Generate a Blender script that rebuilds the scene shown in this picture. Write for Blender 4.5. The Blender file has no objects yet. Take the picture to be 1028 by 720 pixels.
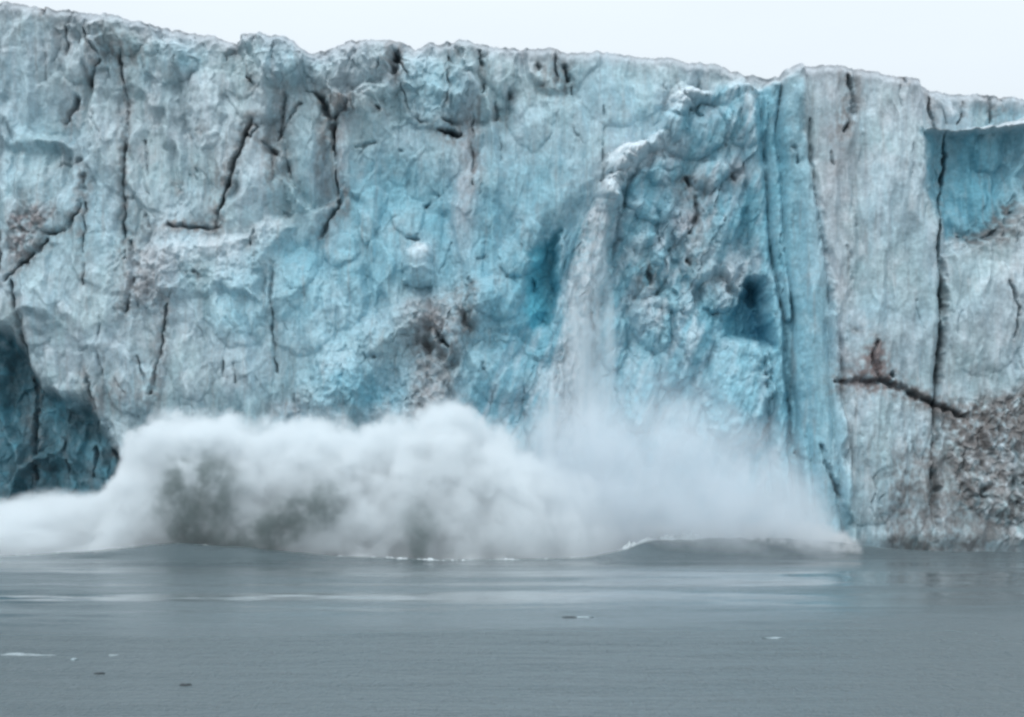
import bpy, bmesh, math, random
import numpy as np
random.seed(5)
S = bpy.context.scene
C = S.collection
FPX = 2000.0            # focal length in photo pixels
DIST = 215.0            # camera to the ice face
CAMH = 7.0
K = DIST / FPX          # metres per photo pixel on the ice face
HOR = 490.0
def X(px, d=DIST): return (px - 514.0) * d / FPX
def Z(py, d=DIST): return CAMH + (HOR - py) * d / FPX

# ------------------------------------------------------------------ numpy noise
rng = np.random.RandomState(11)
PERM = np.concatenate([rng.permutation(512)] * 3)
ANG = rng.rand(512) * 2 * np.pi
GX, GY = np.cos(ANG).astype(np.float32), np.sin(ANG).astype(np.float32)
def perlin(x, y, seed=0):
    a_ = .5 + seed * .61; x, y = x * math.cos(a_) - y * math.sin(a_), x * math.sin(a_) + y * math.cos(a_)
    x = x + seed * 17.31; y = y - seed * 9.77
    xi = np.floor(x).astype(np.int32); yi = np.floor(y).astype(np.int32)
    xf = (x - xi).astype(np.float32); yf = (y - yi).astype(np.float32)
    u = xf * xf * xf * (xf * (xf * 6 - 15) + 10); v = yf * yf * yf * (yf * (yf * 6 - 15) + 10)
    def g(ax, ay, dx, dy):
        h = PERM[(PERM[(xi + ax + seed * 31) & 511] + yi + ay) & 511]
        return GX[h] * dx + GY[h] * dy
    a = g(0, 0, xf, yf); b = g(1, 0, xf - 1, yf); c = g(0, 1, xf, yf - 1); d = g(1, 1, xf - 1, yf - 1)
    return ((a + u * (b - a)) * (1 - v) + (c + u * (d - c)) * v) * 1.5
def fbm(x, y, o=4, seed=0, gain=.5):
    r = 0; a = 1; t = 0
    for i in range(o):
        r = r + a * perlin(x * 2 ** i, y * 2 ** i, seed + i * 3); t += a; a *= gain
    return r / t * 1.4
def ridged(x, y, o=4, seed=0):
    r = 0; a = 1; t = 0
    for i in range(o):
        r = r + a * (1 - np.abs(perlin(x * 2 ** i, y * 2 ** i, seed + i * 3)) * 2); t += a; a *= .5
    return r / t
def billow(x, y, o=4, seed=0):
    r = 0; a = 1; t = 0
    for i in range(o):
        r = r + a * np.abs(perlin(x * 2 ** i, y * 2 ** i, seed + i * 3)) * 2; t += a; a *= .5
    return r / t
H1 = rng.rand(512).astype(np.float32); H2 = rng.rand(512).astype(np.float32); H3 = rng.rand(512).astype(np.float32)
H4 = rng.rand(512).astype(np.float32); H5 = rng.rand(512).astype(np.float32)
def worley(x, y, seed=0):
    xi = np.floor(x).astype(np.int32); yi = np.floor(y).astype(np.int32)
    f1 = np.full(x.shape, 9., np.float32); f2 = f1.copy(); hid = np.zeros(x.shape, np.int32)
    vx = np.zeros(x.shape, np.float32); vy = vx.copy()
    for a in (-1, 0, 1):
        for b in (-1, 0, 1):
            cx = xi + a; cy = yi + b
            h = PERM[(PERM[(cx + seed * 37) & 511] + cy) & 511]
            dx = (x - cx - H1[h]).astype(np.float32); dy = (y - cy - H2[h]).astype(np.float32)
            d = np.sqrt(dx * dx + dy * dy)
            near = d < f1
            f2 = np.where(near, f1, np.minimum(f2, d))
            hid = np.where(near, h, hid); vx = np.where(near, dx, vx); vy = np.where(near, dy, vy)
            f1 = np.where(near, d, f1)
    return f1, f2, hid, vx, vy
def facets(x, y, seed, tilt=1.0, soft=.16):
    f1, f2, h, vx, vy = worley(x, y, seed)
    return ((H3[h] - .5) * 2 + tilt * ((H4[h] - .5) * 2 * vx + (H5[h] - .5) * 2 * vy)) * sst(0, soft, f2 - f1), f2 - f1
def sst(a, b, x):
    t = np.clip((x - a) / (b - a), 0, 1); return t * t * (3 - 2 * t)

# ------------------------------------------------------------------ grid over the face (photo pixel units on the face plane)
cols = np.concatenate([np.linspace(-300, -12, 120), np.arange(-10, 1040, .95), np.linspace(1042, 1330, 120)])
topx = [-300, -100, 0, 15, 45, 80, 120, 160, 180, 208, 228, 238, 247, 262, 280, 296, 303, 312, 330, 345, 375, 400, 415, 430, 438, 452, 480, 500, 540, 570, 600, 650, 680, 715, 735, 760, 785, 797, 806, 840, 870, 900, 930, 960, 990, 1028, 1100, 1330]
topy = [-8, -2, 3, 3, 7, 12, 17, 24, 29, 31, 38, 40, 34, 34, 38, 44, 51, 52, 47, 45, 42, 40, 43, 37, 37, 41, 43, 46, 47, 50, 50, 53, 57, 61, 67, 68, 72, 66, 65, 67, 71, 77, 81, 84, 87, 90, 96, 104]
top = np.interp(cols, topx, topy)
cz = np.zeros_like(cols)
top = top + 2.6 * fbm(cols / 24, cz, 3, 3) + 1.5 * fbm(cols / 6, cz, 3, 8)
NR = 500
BASE = 585.0
v = np.linspace(0, 1, NR)[:, None]
PX = np.repeat(cols[None, :], NR, 0).astype(np.float64)
PY = BASE + v * (top[None, :] - BASE)
# warped coordinates so hand traced edges stay irregular
WX = PX + 7 * fbm(PX / 45, PY / 45, 4, 21) + 2.2 * fbm(PX / 10, PY / 12, 3, 27)
WY = PY + 7 * fbm(PX / 45, PY / 45, 4, 24) + 2.2 * fbm(PX / 10, PY / 12, 3, 29)
CX = PX + 2.0 * fbm(PX / 14, PY / 14, 3, 31); CY = PY + 2.0 * fbm(PX / 14, PY / 14, 3, 33)

SX_ = PX + 9 * fbm(PX / 70, PY / 60, 3, 35); SY_ = PY + 9 * fbm(PX / 70, PY / 60, 3, 37)
def segd(x, y, a, b):
    dx, dy = b[0] - a[0], b[1] - a[1]
    L = dx * dx + dy * dy + 1e-9
    t = np.clip(((x - a[0]) * dx + (y - a[1]) * dy) / L, 0, 1)
    return np.hypot(x - a[0] - t * dx, y - a[1] - t * dy), t
def window(x, y, pts, m):
    xs = [p[0] for p in pts]; ys = [p[1] for p in pts]
    sel = (x > min(xs) - m) & (x < max(xs) + m) & (y > min(ys) - m) & (y < max(ys) + m)
    return sel
def poly(pts, soft, x=None, y=None):
    """soft polygon mask, 0..1"""
    x = WX if x is None else x; y = WY if y is None else y
    out = np.zeros(x.shape)
    sel = window(x, y, pts, soft * 2)
    xs, ys = x[sel], y[sel]
    if xs.size == 0: return out
    dmin = np.full(xs.shape, 1e9); inside = np.zeros(xs.shape, bool)
    n = len(pts)
    for i in range(n):
        a, b = pts[i], pts[(i + 1) % n]
        d, _ = segd(xs, ys, a, b); dmin = np.minimum(dmin, d)
        cond = (a[1] > ys) != (b[1] > ys)
        xin = (b[0] - a[0]) * (ys - a[1]) / ((b[1] - a[1]) or 1e-9) + a[0]
        inside ^= cond & (xs < xin)
    sd = np.where(inside, dmin, -dmin)
    out[sel] = sst(-soft, soft, sd)
    return out
def blob(cx, cy, rx, ry, rot=0, x=None, y=None, p=1.0):
    x = WX if x is None else x; y = WY if y is None else y
    c, s = math.cos(math.radians(rot)), math.sin(math.radians(rot))
    dx, dy = x - cx, y - cy
    q = ((dx * c + dy * s) / rx) ** 2 + ((-dx * s + dy * c) / ry) ** 2
    return np.exp(-q ** p)
def dome(cx, cy, rx, ry, rot=0):
    c, s = math.cos(math.radians(rot)), math.sin(math.radians(rot))
    dx, dy = WX - cx, WY - cy
    q = ((dx * c + dy * s) / rx) ** 2 + ((-dx * s + dy * c) / ry) ** 2
    return np.sqrt(np.clip(1 - q, 0, 1))

# ------------------------------------------------------------------ macro relief (metres towards the camera)
SCAR = [(612, 188), (640, 150), (672, 110), (690, 92), (720, 84), (778, 80), (790, 150), (786, 300), (796, 480), (640, 560), (470, 560), (440, 430), (470, 390), (505, 335), (520, 260), (575, 225)]
NOTCH = [(529, 250), (552, 238), (560, 232), (558, 300), (553, 328), (535, 328), (528, 290)]
CAVE = [(726, 340), (730, 316), (744, 296), (760, 280), (769, 284), (775, 305), (776, 342), (748, 340)]
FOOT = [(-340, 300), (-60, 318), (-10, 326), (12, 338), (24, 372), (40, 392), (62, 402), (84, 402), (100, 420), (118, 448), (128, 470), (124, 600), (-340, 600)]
BUTT = [(797, 40), (940, 40), (935, 130), (944, 240), (940, 400), (930, 600), (850, 600), (843, 430), (836, 300), (812, 170), (800, 110)]
BLUER = [(926, 134), (960, 133), (1000, 130), (1045, 122), (1100, 130), (1100, 190), (1028, 200), (1010, 212), (1000, 228), (975, 240), (950, 236), (940, 200), (930, 180)]
LOWR = [(946, 258), (975, 250), (1000, 238), (1030, 205), (1200, 190), (1200, 600), (938, 600), (938, 420), (944, 330)]
TOPR = [(926, 60), (1340, 70), (1340, 120), (1040, 119), (1000, 124), (950, 127), (928, 128)]
SLAB = [(572, 40), (700, 45), (690, 95), (640, 148), (612, 188), (580, 220), (520, 235), (500, 200), (500, 140), (575, 100)]
m_scar = poly(SCAR, 10); m_notch = poly(NOTCH, 5); m_cave = poly(CAVE, 8); m_foot = poly(FOOT, 9)
m_butt = poly(BUTT, 9, SX_, SY_); m_bluer = poly(BLUER, 8); m_lowr = poly(LOWR, 3); m_topr = poly(TOPR, 2.0, CX, CY); m_slab = poly(SLAB, 8)
m_dirtbot = poly([(960, 408), (985, 402), (1030, 385), (1200, 370), (1200, 545), (1010, 545), (955, 500), (948, 440)], 14)
m_brown1 = poly([(10, 262), (18, 225), (35, 212), (58, 208), (50, 228), (44, 240), (22, 262)], 6)
m_rubA = poly([(398, 330), (415, 305), (450, 290), (480, 285), (485, 320), (468, 350), (455, 385), (445, 420), (410, 420), (415, 370)], 10)
m_rubB = poly([(285, 420), (330, 350), (420, 300), (470, 300), (440, 420)], 12)
m_ledge = poly([(160, 250), (185, 246), (250, 235), (285, 214), (292, 225), (270, 250), (262, 300), (215, 290), (160, 300)], 6)
m_crest = sst(22, 0, PY - top[None, :])
m_rough = np.clip(poly([(60, 10), (480, 40), (475, 130), (350, 110), (200, 60), (90, 60)], 20) + .8 * poly([(620, 180), (660, 240), (760, 250), (770, 300), (650, 340), (600, 260)], 20), 0, 1)

F = np.zeros_like(PX)
F += 1.6 * fbm(PX / 190, PY / 260, 3, 41) + 2.0 * blob(60, 200, 120, 300) - 1.5 * blob(330, 260, 120, 110)
F -= 3.6 * poly(SCAR, 26)
F += 1.25 * (ridged((PX + 12 * fbm(PX / 60, PY / 90, 3, 185)) / 52, PY / 330, 3, 187) - .6) * (1 - m_scar) + .5 * (ridged((PX + 6 * fbm(PX / 40, PY / 40, 3, 189)) / 19, PY / 120, 2, 191) - .6) * (1 - .5 * m_scar) * .7
F += 2.2 * m_butt - 1.0 * sst(860, 940, PX) * m_butt
F += -1.5 * m_topr * 1.4 - 1.9 * m_bluer * (.5 + .5 * sst(125, 170, PY)) + 1.5 * m_lowr
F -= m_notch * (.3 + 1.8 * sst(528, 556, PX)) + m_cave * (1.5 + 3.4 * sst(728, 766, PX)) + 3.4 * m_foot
F += .8 * m_slab + 1.3 * m_ledge
F += 2.5 * sst(560, 470, PY) * 0 + (PY - 300) / 260 * .9                   # face leans back a little
F -= .9 * (1 - sst(0, 12, PY - top[None, :])) ** 2                   # rounded upper lip
# lobes and hanging lumps
for (cx, cy, rx, ry, rot, a) in [
    (420, 266, 17, 25, 8, 3.4), (654, 196, 27, 26, -20, 2.2), (697, 128, 40, 26, -10, 1.8), (628, 158, 26, 13, -38, 1.8),
    (690, 96, 20, 14, 0, 1.3), (742, 392, 36, 58, 0, 2.4), (748, 110, 26, 34, 0, 1.2), (600, 250, 17, 70, 14, 2.2),
    (585, 340, 14, 60, 6, 1.6), (650, 265, 26, 34, 0, 1.6), (705, 250, 24, 36, 10, 1.2), (680, 340, 28, 50, 0, 1.4), (640, 390, 24, 44, 0, 1.2),
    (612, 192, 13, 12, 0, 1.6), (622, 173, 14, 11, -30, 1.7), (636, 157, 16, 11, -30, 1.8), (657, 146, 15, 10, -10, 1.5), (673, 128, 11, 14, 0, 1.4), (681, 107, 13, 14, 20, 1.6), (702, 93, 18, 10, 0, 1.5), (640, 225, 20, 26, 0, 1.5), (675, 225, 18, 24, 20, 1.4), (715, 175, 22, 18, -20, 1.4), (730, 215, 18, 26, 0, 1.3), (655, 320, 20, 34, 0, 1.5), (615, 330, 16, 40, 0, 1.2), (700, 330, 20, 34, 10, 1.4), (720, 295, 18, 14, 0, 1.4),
    (525, 250, 20, 30, 30, 1.2), (480, 300, 20, 26, 0, 1.2), (545, 345, 20, 20, 0, 1.0), (285, 60, 26, 22, 0, 1.2), (170, 60, 30, 26, 0, 1.2), (120, 40, 24, 16, 20, 1.0), (205, 110, 18, 40, 0, .9), (330, 70, 20, 16, 0, 1.0), (415, 60, 12, 18, 0, .9), (500, 75, 20, 24, 0, .8), (535, 110, 26, 40, 0, .7),
    (500, 300, 28, 22, 20, 1.5), (505, 370, 34, 36, 0, 1.4), (545, 400, 18, 60, 0, 1.4), (300, 310, 34, 50, 0, .9), (345, 290, 26, 40, 0, .8),
    (238, 300, 30, 50, 0, 1.1), (430, 90, 36, 40, 0, 1.2), (462, 78, 17, 42, 0, 1.0), (306, 130, 28, 80, 4, 1.3), (258, 90, 30, 36, 0, 1.2),
    (380, 70, 22, 32, 0, .9), (84, 60, 22, 24, 40, 1.0), (108, 150, 15, 80, 0, .8), (60, 195, 26, 40, 10, .9), (25, 190, 24, 60, 0, .8),
    (72, 300, 46, 110, 0, 1.2), (135, 350, 32, 70, 0, .7), (195, 340, 34, 60, 0, .8), (215, 150, 26, 80, 6, .9), (165, 150, 20, 90, 0, .6),
    (985, 320, 42, 60, 0, .7), (895, 300, 46, 220, 0, .8), (870, 460, 40, 70, 0, .9), (905, 480, 24, 80, 0, .5), (1000, 150, 16, 20, 0, .8),
    (330, 385, 40, 26, -25, 1.2), (385, 340, 22, 30, 0, 1.0), (450, 330, 22, 30, 10, 1.2), (430, 385, 22, 34, 0, .8), (470, 230, 20, 60, 0, .5), (372, 215, 13, 30, 10, .8), (410, 215, 16, 22, 0, .7), (340, 250, 18, 14, -10, .7), (300, 268, 16, 20, 0, .6),(342, 105, 10, 9, 0, 1.3), (668, 172, 18, 14, -30, 1.2), (613, 196, 13, 20, 30, 1.6), (560, 265, 8, 26, 12, 1.5), (545, 170, 30, 80, 8, .4), (625, 85, 50, 40, 0, .5)]:
    F += a * dome(cx, cy, rx, ry, rot) * (1.35 if 600 < cx < 760 else 1.15)
# vertical fluting of the fluted columns and the buttress
F -= 1.3 * blob(392, 190, 28, 36, 20) + .8 * blob(440, 195, 26, 20) + 1.0 * blob(318, 258, 40, 22, 10)
m_flute = poly([(756, 90), (800, 72), (812, 170), (836, 300), (846, 440), (850, 545), (790, 545), (775, 330), (764, 200)], 5)
fx = PX - np.interp(PY, [70, 200, 330, 450, 560], [0, 10, 22, 30, 34])
def column(pts, rad, a):
    best = np.zeros(PX.shape)
    sx_, sy_ = PX + 3 * fbm(PX / 60, PY / 50, 2, 55), PY
    for i in range(len(pts) - 1):
        d, t = segd(sx_, sy_, pts[i], pts[i + 1]); w = rad[i] * (1 - t) + rad[i + 1] * t
        best = np.maximum(best, np.sqrt(np.clip(1 - (d / w) ** 2, 0, 1)) * a)
    return best
F += m_flute * .9
COLS = np.maximum.reduce([
    column([(752, 92), (758, 150), (764, 220), (771, 290), (779, 360), (783, 440), (786, 540)], [10, 11, 10, 9, 9, 9, 9], 1.9),
    column([(778, 84), (773, 130), (779, 200), (785, 262), (788, 320)], [8, 9, 8, 6, 3], 1.8),
    column([(799, 72), (796, 140), (803, 220), (812, 300), (817, 380), (822, 450), (830, 560)], [11, 15, 16, 17, 17, 15, 12], 2.4),
    column([(792, 180), (796, 260), (803, 340), (806, 450), (812, 560)], [6, 8, 8, 6, 6], 2.0),
    column([(832, 320), (838, 420), (846, 540)], [6, 8, 8], 1.6)])
F += COLS
STREAM = .6 * column([(640, 152), (612, 190), (596, 230), (585, 270), (577, 320), (570, 380), (566, 450)], [8, 11, 13, 13, 14, 17, 22], 1.7)
F += STREAM * (.75 + .5 * fbm((PX + .25 * PY) / 5, PY / 50, 3, 57))
# angular ice blocks, three sizes
rough = np.clip(.5 + .7 * m_rough - .1 * m_scar - .35 * m_slab - .45 * m_butt - .3 * m_lowr * (1 - m_dirtbot) + .6 * m_rubA + .5 * m_dirtbot + .3 * m_foot - 1.0 * m_flute, .06, 1.5)
bx, by = PX + 14 * fbm(PX / 60, PY / 80, 3, 61), PY + 22 * fbm(PX / 60, PY / 80, 3, 63)
calm = 1 - .75 * np.clip(m_butt + m_lowr + m_flute + .5 * m_slab, 0, 1)
g, e = facets(bx / 66, by / 110, 1, 1.4, .22); F += 1.5 * (.3 + rough) * g * calm
bx2, by2 = PX + 6 * fbm(PX / 26, PY / 34, 3, 67), PY + 9 * fbm(PX / 26, PY / 34, 3, 69)
g, e = facets(bx2 / 27, by2 / 42, 2, 1.2, .20); F += .55 * rough * g * calm
g, e = facets(bx2 / 11, by2 / 15, 3, 1.1, .2); F += .15 * rough ** 1.5 * g
g, e = facets(CX / 4.6, CY / 5.5, 4, 1.1, .3); F += .05 * rough ** 1.5 * g
def lumps(sx, sy, seed, rot=.35):
    ux = (WX + rot * WY + 9 * fbm(PX / 30, PY / 30, 3, seed + 200)) / sx; uy = (WY + 9 * fbm(PX / 30, PY / 30, 3, seed + 207)) / sy
    f1, f2, h, a_, b_ = worley(ux, uy, seed)
    return np.sqrt(np.clip(1 - (f1 / .85) ** 2, 0, 1)) * (.4 + .6 * H3[h])
m_lump = np.clip(m_scar * (1 - m_flute) + .6 * m_rubB + .5 * blob(330, 290, 60, 60) + .5 * blob(500, 330, 50, 60), 0, 1)
F += m_lump * (1.7 * lumps(50, 88, 7) + .7 * lumps(24, 40, 8)) + .32 * m_scar * fbm((PX + .35 * PY) / 9, PY / 45, 4, 193)
crumb = np.clip(.8 * blob(1000, 228, 45, 22, -20) + m_scar * (.06 + .35 * blob(690, 250, 60, 60)) + m_rubA + m_rubB * .8 + m_dirtbot * .9 + m_ledge * .7 + m_rough * .5 + m_brown1 + blob(150, 280, 36, 50), 0, 1)
F += crumb * (.9 * (billow(WX / 26, WY / 32, 5, 71) - .35) + .35 * fbm(PX / 7, PY / 7, 3, 75))
# faint vertical melt runnels and horizontal layering
F += (1 - .6 * m_scar) * (1 - .7 * m_flute) * .38 * fbm(PX / 13, PY / 130, 4, 81)
F += .15 * fbm(PX / 16, PY / 20, 4, 87) * (1 - .7 * m_flute)
# sea level notch
F -= 1.3 * sst(535, 560, PY) * sst(840, 870, PX)

# ------------------------------------------------------------------ cracks: (points, widths px, depth m, dirt and the openings' painted shade 0..1)
CR = [
 ([(122,55),(124,85),(127,115),(126,150),(123,180),(125,210),(124,235),(128,262)], [2.6,1.3,1.5,1.7,1.7,1.6,1.8,1.5], 1.8, .5),
 ([(84,32),(92,46),(101,58)], [1.8,2,1.6], 1.5, .5), ([(102,62),(97,72),(90,82)], [1.5,3,4], 2.6, .7), ([(77,100),(74,106),(67,114),(64,122)], [3,3.6,2.4,1.5], 2.2, .6),
 ([(66,28),(67,45),(64,58)], [2,1.8,2.2], 1.1, .45), ([(60,167),(74,166),(84,162)], [1.5,1.8,2], 1., .5), ([(85,178),(85,192)], [2,3.6], 2.2, .7),
 ([(86,196),(82,215),(72,232),(60,237),(48,236)], [1.8,1.6,2.2,2.4,1.6], 1.5, .6), ([(50,242),(42,254),(30,264),(20,272),(8,282)], [2.2,3,3.4,2.2,2], 2.2, .7),
 ([(14,284),(18,310),(21,330),(25,372)], [1.6,2,2.6,2.6], 2., .6), ([(3,236),(3,275)], [1.6,1.8], 1.4, .6), ([(88,205),(88,245),(90,288)], [1.4,1.5,1.2], 1.2, .45),
 ([(144,140),(147,165),(149,195)], [2.2,2,1.5], 1.1, .3), ([(147,215),(149,228)], [3,3.6], 1.4, .5), ([(131,242),(135,275),(133,300),(130,312)], [3,3.4,3.2,4], 2., .6),
 ([(170,306),(164,335),(160,362),(152,396)], [1.4,1.8,1.8,3], 1.8, .6), ([(139,358),(147,384),(152,396)], [1.2,1.6,2], 1.3, .5), ([(87,374),(92,388),(98,410)], [2.4,2.6,1.8], 1.6, .6),
 ([(178,184),(179,192)], [2.2,2], 1.5, .7), ([(196,168),(197,172)], [2,2], 1.2, .6), ([(200,131),(202,134)], [2.4,2.2], 1.5, .7), ([(118,382),(120,388),(127,394)], [2,1.6,1.3], 1., .5),
 ([(170,226),(178,227),(195,228),(218,229)], [2.6,2.6,1.6,3], 1.4, .7), ([(253,120),(246,134),(239,150),(232,170),(226,190),(219,214),(217,228)], [2.8,3.2,2.2,2.8,2.2,2.4,2.6], 2.6, .75),
 ([(246,128),(250,120),(257,128),(252,137),(246,134)], [1.5]*5, 1.2, .6), ([(247,76),(255,84)], [2.2,2.6], 1.4, .6), ([(287,92),(284,108),(281,124),(277,138)], [2.4,2.8,2,2.6], 2., .6),
 ([(302,104),(290,118),(278,136)], [1.8,2,2], 1.5, .5), ([(263,142),(270,147),(276,151)], [2.4,3.6,2.6], 2.2, .75), ([(283,148),(288,168),(294,184)], [1.8,2,1.2], 1.2, .5), ([(272,152),(274,180)], [1.6,1.2], .9, .4),
 ([(306,91),(318,94),(326,98)], [1.3,2.6,3], 2., .7), ([(322,98),(328,110),(333,124),(334,136)], [4,5,4.4,2.2], 3.4, .8), ([(343,96),(350,104),(347,113),(338,117)], [3,4,4,3], 2., .75),
 ([(335,135),(336,160),(338,185),(338,200)], [1.8,1.6,1.7,2.6], 2., .55), ([(341,196),(338,206),(328,216),(320,234)], [4.5,3.6,2.2,2.6], 2.2, .65),
 ([(276,206),(283,212),(289,213)], [1.4,2.4,2.4], 1.4, .55), ([(253,232),(252,246)], [2.2,2], 1.2, .5), ([(272,262),(272,300),(273,340),(276,372)], [3,1.4,1.5,1.4], 1.6, .4), ([(196,274),(199,275)], [2.6,2.2], 1.6, .7),
 ([(160,292),(170,300),(176,294)], [1.6,2.6,1.6], 1.2, .5), ([(225,362),(226,380)], [1.6,1.3], 1., .4), ([(236,365),(238,385)], [1.2]*2, .8, .35), ([(177,60),(174,78)], [1.2]*2, .6, .3),
 ([(399,50),(397,60),(394,72)], [3,4.4,3.4], 2.8, .75), ([(380,68),(378,78)], [1.8]*2, 1.2, .5), ([(404,82),(406,100),(413,114),(428,124)], [1.2,1.4,1.6,1.6], 1.2, .35), ([(377,108),(380,110)], [2.8,2.4], 1.6, .7),
 ([(449,56),(450,75),(449,102)], [1.8,2,1.2], 1.8, .6), ([(443,118),(455,122),(468,120)], [2,2.6,2], 1.4, .5), ([(440,128),(452,131),(460,134),(463,130)], [1.8,3,3.6,2], 3., .85),
 ([(480,52),(485,66),(487,80),(484,94)], [1.6,2.2,2.2,1.2], 1.8, .55), ([(475,108),(474,145),(474,186)], [1.3,1.4,1.1], 1.1, .4), ([(498,104),(499,118)], [2.4,2.8], 2., .65), ([(511,92),(512,96)], [2.2]*2, 1.2, .6), ([(501,124),(503,160)], [1.2]*2, .6, .3),
 ([(557,50),(558,66),(559,84)], [2,1.8,1.5], 1.4, .5), ([(566,66),(570,80)], [2.2,3], 2., .65), ([(540,68),(542,71)], [3,3], 1.6, .6), ([(541,86),(546,87)], [2,2], 1.2, .5), ([(574,86),(576,130),(586,146)], [1.2,1.2,1.4], .7, .25), ([(464,52),(466,60)], [1.6]*2, 1, .5),
 ([(606,108),(606,150),(603,188)], [1.2,1.4,1.4], .8, .35), ([(753,84),(759,94)], [2.4,2.6], 1.6, .6), ([(704,80),(706,90)], [2,1.6], 1., .4), ([(680,78),(681,90)], [1.6,1.4], .8, .4),
 ([(690,176),(694,182)], [4,4], 2., .6), ([(738,172),(741,178)], [2.6,2], 1.4, .5), ([(700,196),(702,212),(694,232)], [2.4,3,2.6], 1.5, .4), ([(650,272),(653,282)], [3.6,3.6], 2., .65), ([(692,260),(694,264)], [2.4]*2, 1.4, .65), ([(728,138),(731,144)], [2.4,2], 1.2, .4),
 ([(666,300),(662,350)], [2.4,2], 1., .25), ([(696,306),(700,316)], [1.8]*2, 1., .2), ([(592,285),(595,330)], [2.4,2.4], 1.3, .25), ([(486,258),(480,262)], [2.2]*2, 1, .3), ([(410,238),(420,242)], [2.2,2.6], 1.4, .4),
 ([(436,330),(442,340),(450,348)], [3.2,4,2.6], 2., .75), ([(465,318),(468,330)], [2.2]*2, 1.4, .6), ([(430,345),(426,350)], [2]*2, 1.2, .5), ([(470,280),(474,292)], [2]*2, 1.1, .45), ([(484,366),(487,376)], [2.6,2.2], 1.2, .3), ([(372,356),(376,360)], [2.6]*2, 1.2, .4),
 ([(425,182),(440,196),(428,206)], [2.4,2.6,2], 1.3, .25), ([(356,148),(376,142)], [3,2], 1., .15), ([(400,150),(408,160)],[2.4,2],1.,.2),
 ([(848,78),(853,90),(855,108),(850,124),(846,134)], [1.8,3.4,4.2,3.4,1.6], 1.9, .5), ([(833,155),(835,168)], [1.8,1.8], 1.2, .5), ([(906,78),(907,83)], [2.4,2], 1.2, .7),
 ([(939,92),(941,108),(947,123)], [1.8,2.8,2.2], 2.2, .6), ([(976,96),(971,116)], [1.5,1.4], 1.1, .5), ([(1004,92),(1005,114)], [2,1.8], 1.2, .5), ([(1016,92),(1015,112)], [1.8,1.8], 1.2, .5), ([(955,104),(960,116)],[1.2,1.2],.6,.3),
 ([(952,130),(957,150),(953,176),(948,200),(944,226),(941,246),(943,275),(944,310),(942,340),(940,370),(938,392)], [1.6,1.7,1.7,1.7,1.5,3,2.2,2.6,2.4,2.1,1.7], 3.4, .45),
 ([(938,394),(935,430),(933,470),(931,506)], [1.7,1.3,1.2,1.0], 1.8, .45),
 ([(836,384),(858,384),(880,384),(902,391),(925,401),(965,419)], [2.4,5,6,5,4.4,3], 2., .8), ([(876,344),(872,360),(876,378)], [2,2.6,3.6], 1.5, .65), ([(890,376),(892,378)], [2.6]*2, 1.5, .8), ([(855,332),(858,334)], [2.6]*2, 1.2, .5),
 ([(1011,284),(1014,298),(1018,310),(1016,340)], [1.6,2.4,1.8,1.6], 1.5, .45), ([(1008,236),(1012,220),(1020,212)], [3,4,3], 1.6, .7), ([(965,236),(985,240),(1002,232)], [2,2.8,3], 1.4, .6),
 ([(784,236),(785,290),(788,340),(793,392),(795,446)], [1.6,2,3,4,3.4], 1.1, 0), ([(769,130),(772,190),(776,250)], [1.8,2,1.6], .8, 0), ([(771,376),(776,400)], [3.4,3], 2., .1), ([(812,120),(815,180),(820,250)], [1.4]*3, .9, .1), ([(797,150),(800,165)],[3,3],1.2,.2),
 ([(820,448),(826,470),(838,500)], [2.6,3,3], 1.8, .2), ([(800,455),(804,462)],[3,3],1.,.4),
 ([(112,452),(122,468),(126,488)], [3.4,4,4], 2., .5), ([(26,372),(27,420),(26,480)], [3,3.4,3], 2., .5), ([(60,440),(62,480)], [2,2], 1.2, .3), ([(92,450),(90,480)], [2.4,2.4], 1.2, .3), ([(-60,380),(-50,470)], [3,3], 1.6, .4),
 ([(536,282),(537,290)], [3.6,3.6], 2., 0), ([(556,262),(555,300)], [2,2.4], 1.5, .1), ([(42,8),(46,16)], [2.6,2.2], 1.2, .7), ([(22,22),(24,60)], [1.4]*2, .5, .25), ([(44,42),(46,80)], [1.4]*2, .5, .25), ([(1040,100),(1044,300),(1050,500)], [2,2,2], 1.8, .4), ([(-80,40),(-70,200),(-78,300)], [2,2,2], 1.8, .4), ([(1120,120),(1128,330)], [2,2], 1.8, .4), ([(-160,60),(-170,260)], [2,2], 1.8, .4),
]
dirt = np.zeros_like(PX); halo = dirt.copy()  # dirt holds crack dirt plus the shade of dark openings, put in as colour
CMOD = np.clip(.60 + 1.1 * fbm(PX / 16, PY / 22, 3, 171), .08, 1.0)
CW = np.clip(.74 + .7 * fbm(PX / 9, PY / 12, 3, 173), .4, 1.25)
for pts, ws, dep, dt in CR:
    mw = max(ws)
    sel = window(CX, CY, pts, mw * 5)
    xs, ys = CX[sel], CY[sel]
    if xs.size == 0: continue
    best = np.zeros(xs.shape); hb = best.copy()
    for i in range(len(pts) - 1):
        d, t = segd(xs, ys, pts[i], pts[i + 1])
        hb = np.maximum(hb, np.exp(-(d / (mw * 2.2 + 2)) ** 2))
        w = (ws[i] * (1 - t) + ws[i + 1] * t) * .92 * CW[sel]
        best = np.maximum(best, np.exp(-(d / w) ** 2))
    best = best * (CMOD[sel] if mw < 2.8 else .35 + .65 * CMOD[sel])
    F[sel] -= best * dep * .75
    halo[sel] = np.maximum(halo[sel], hb * dt)
    dirt[sel] = np.maximum(dirt[sel], best * dt)
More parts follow.
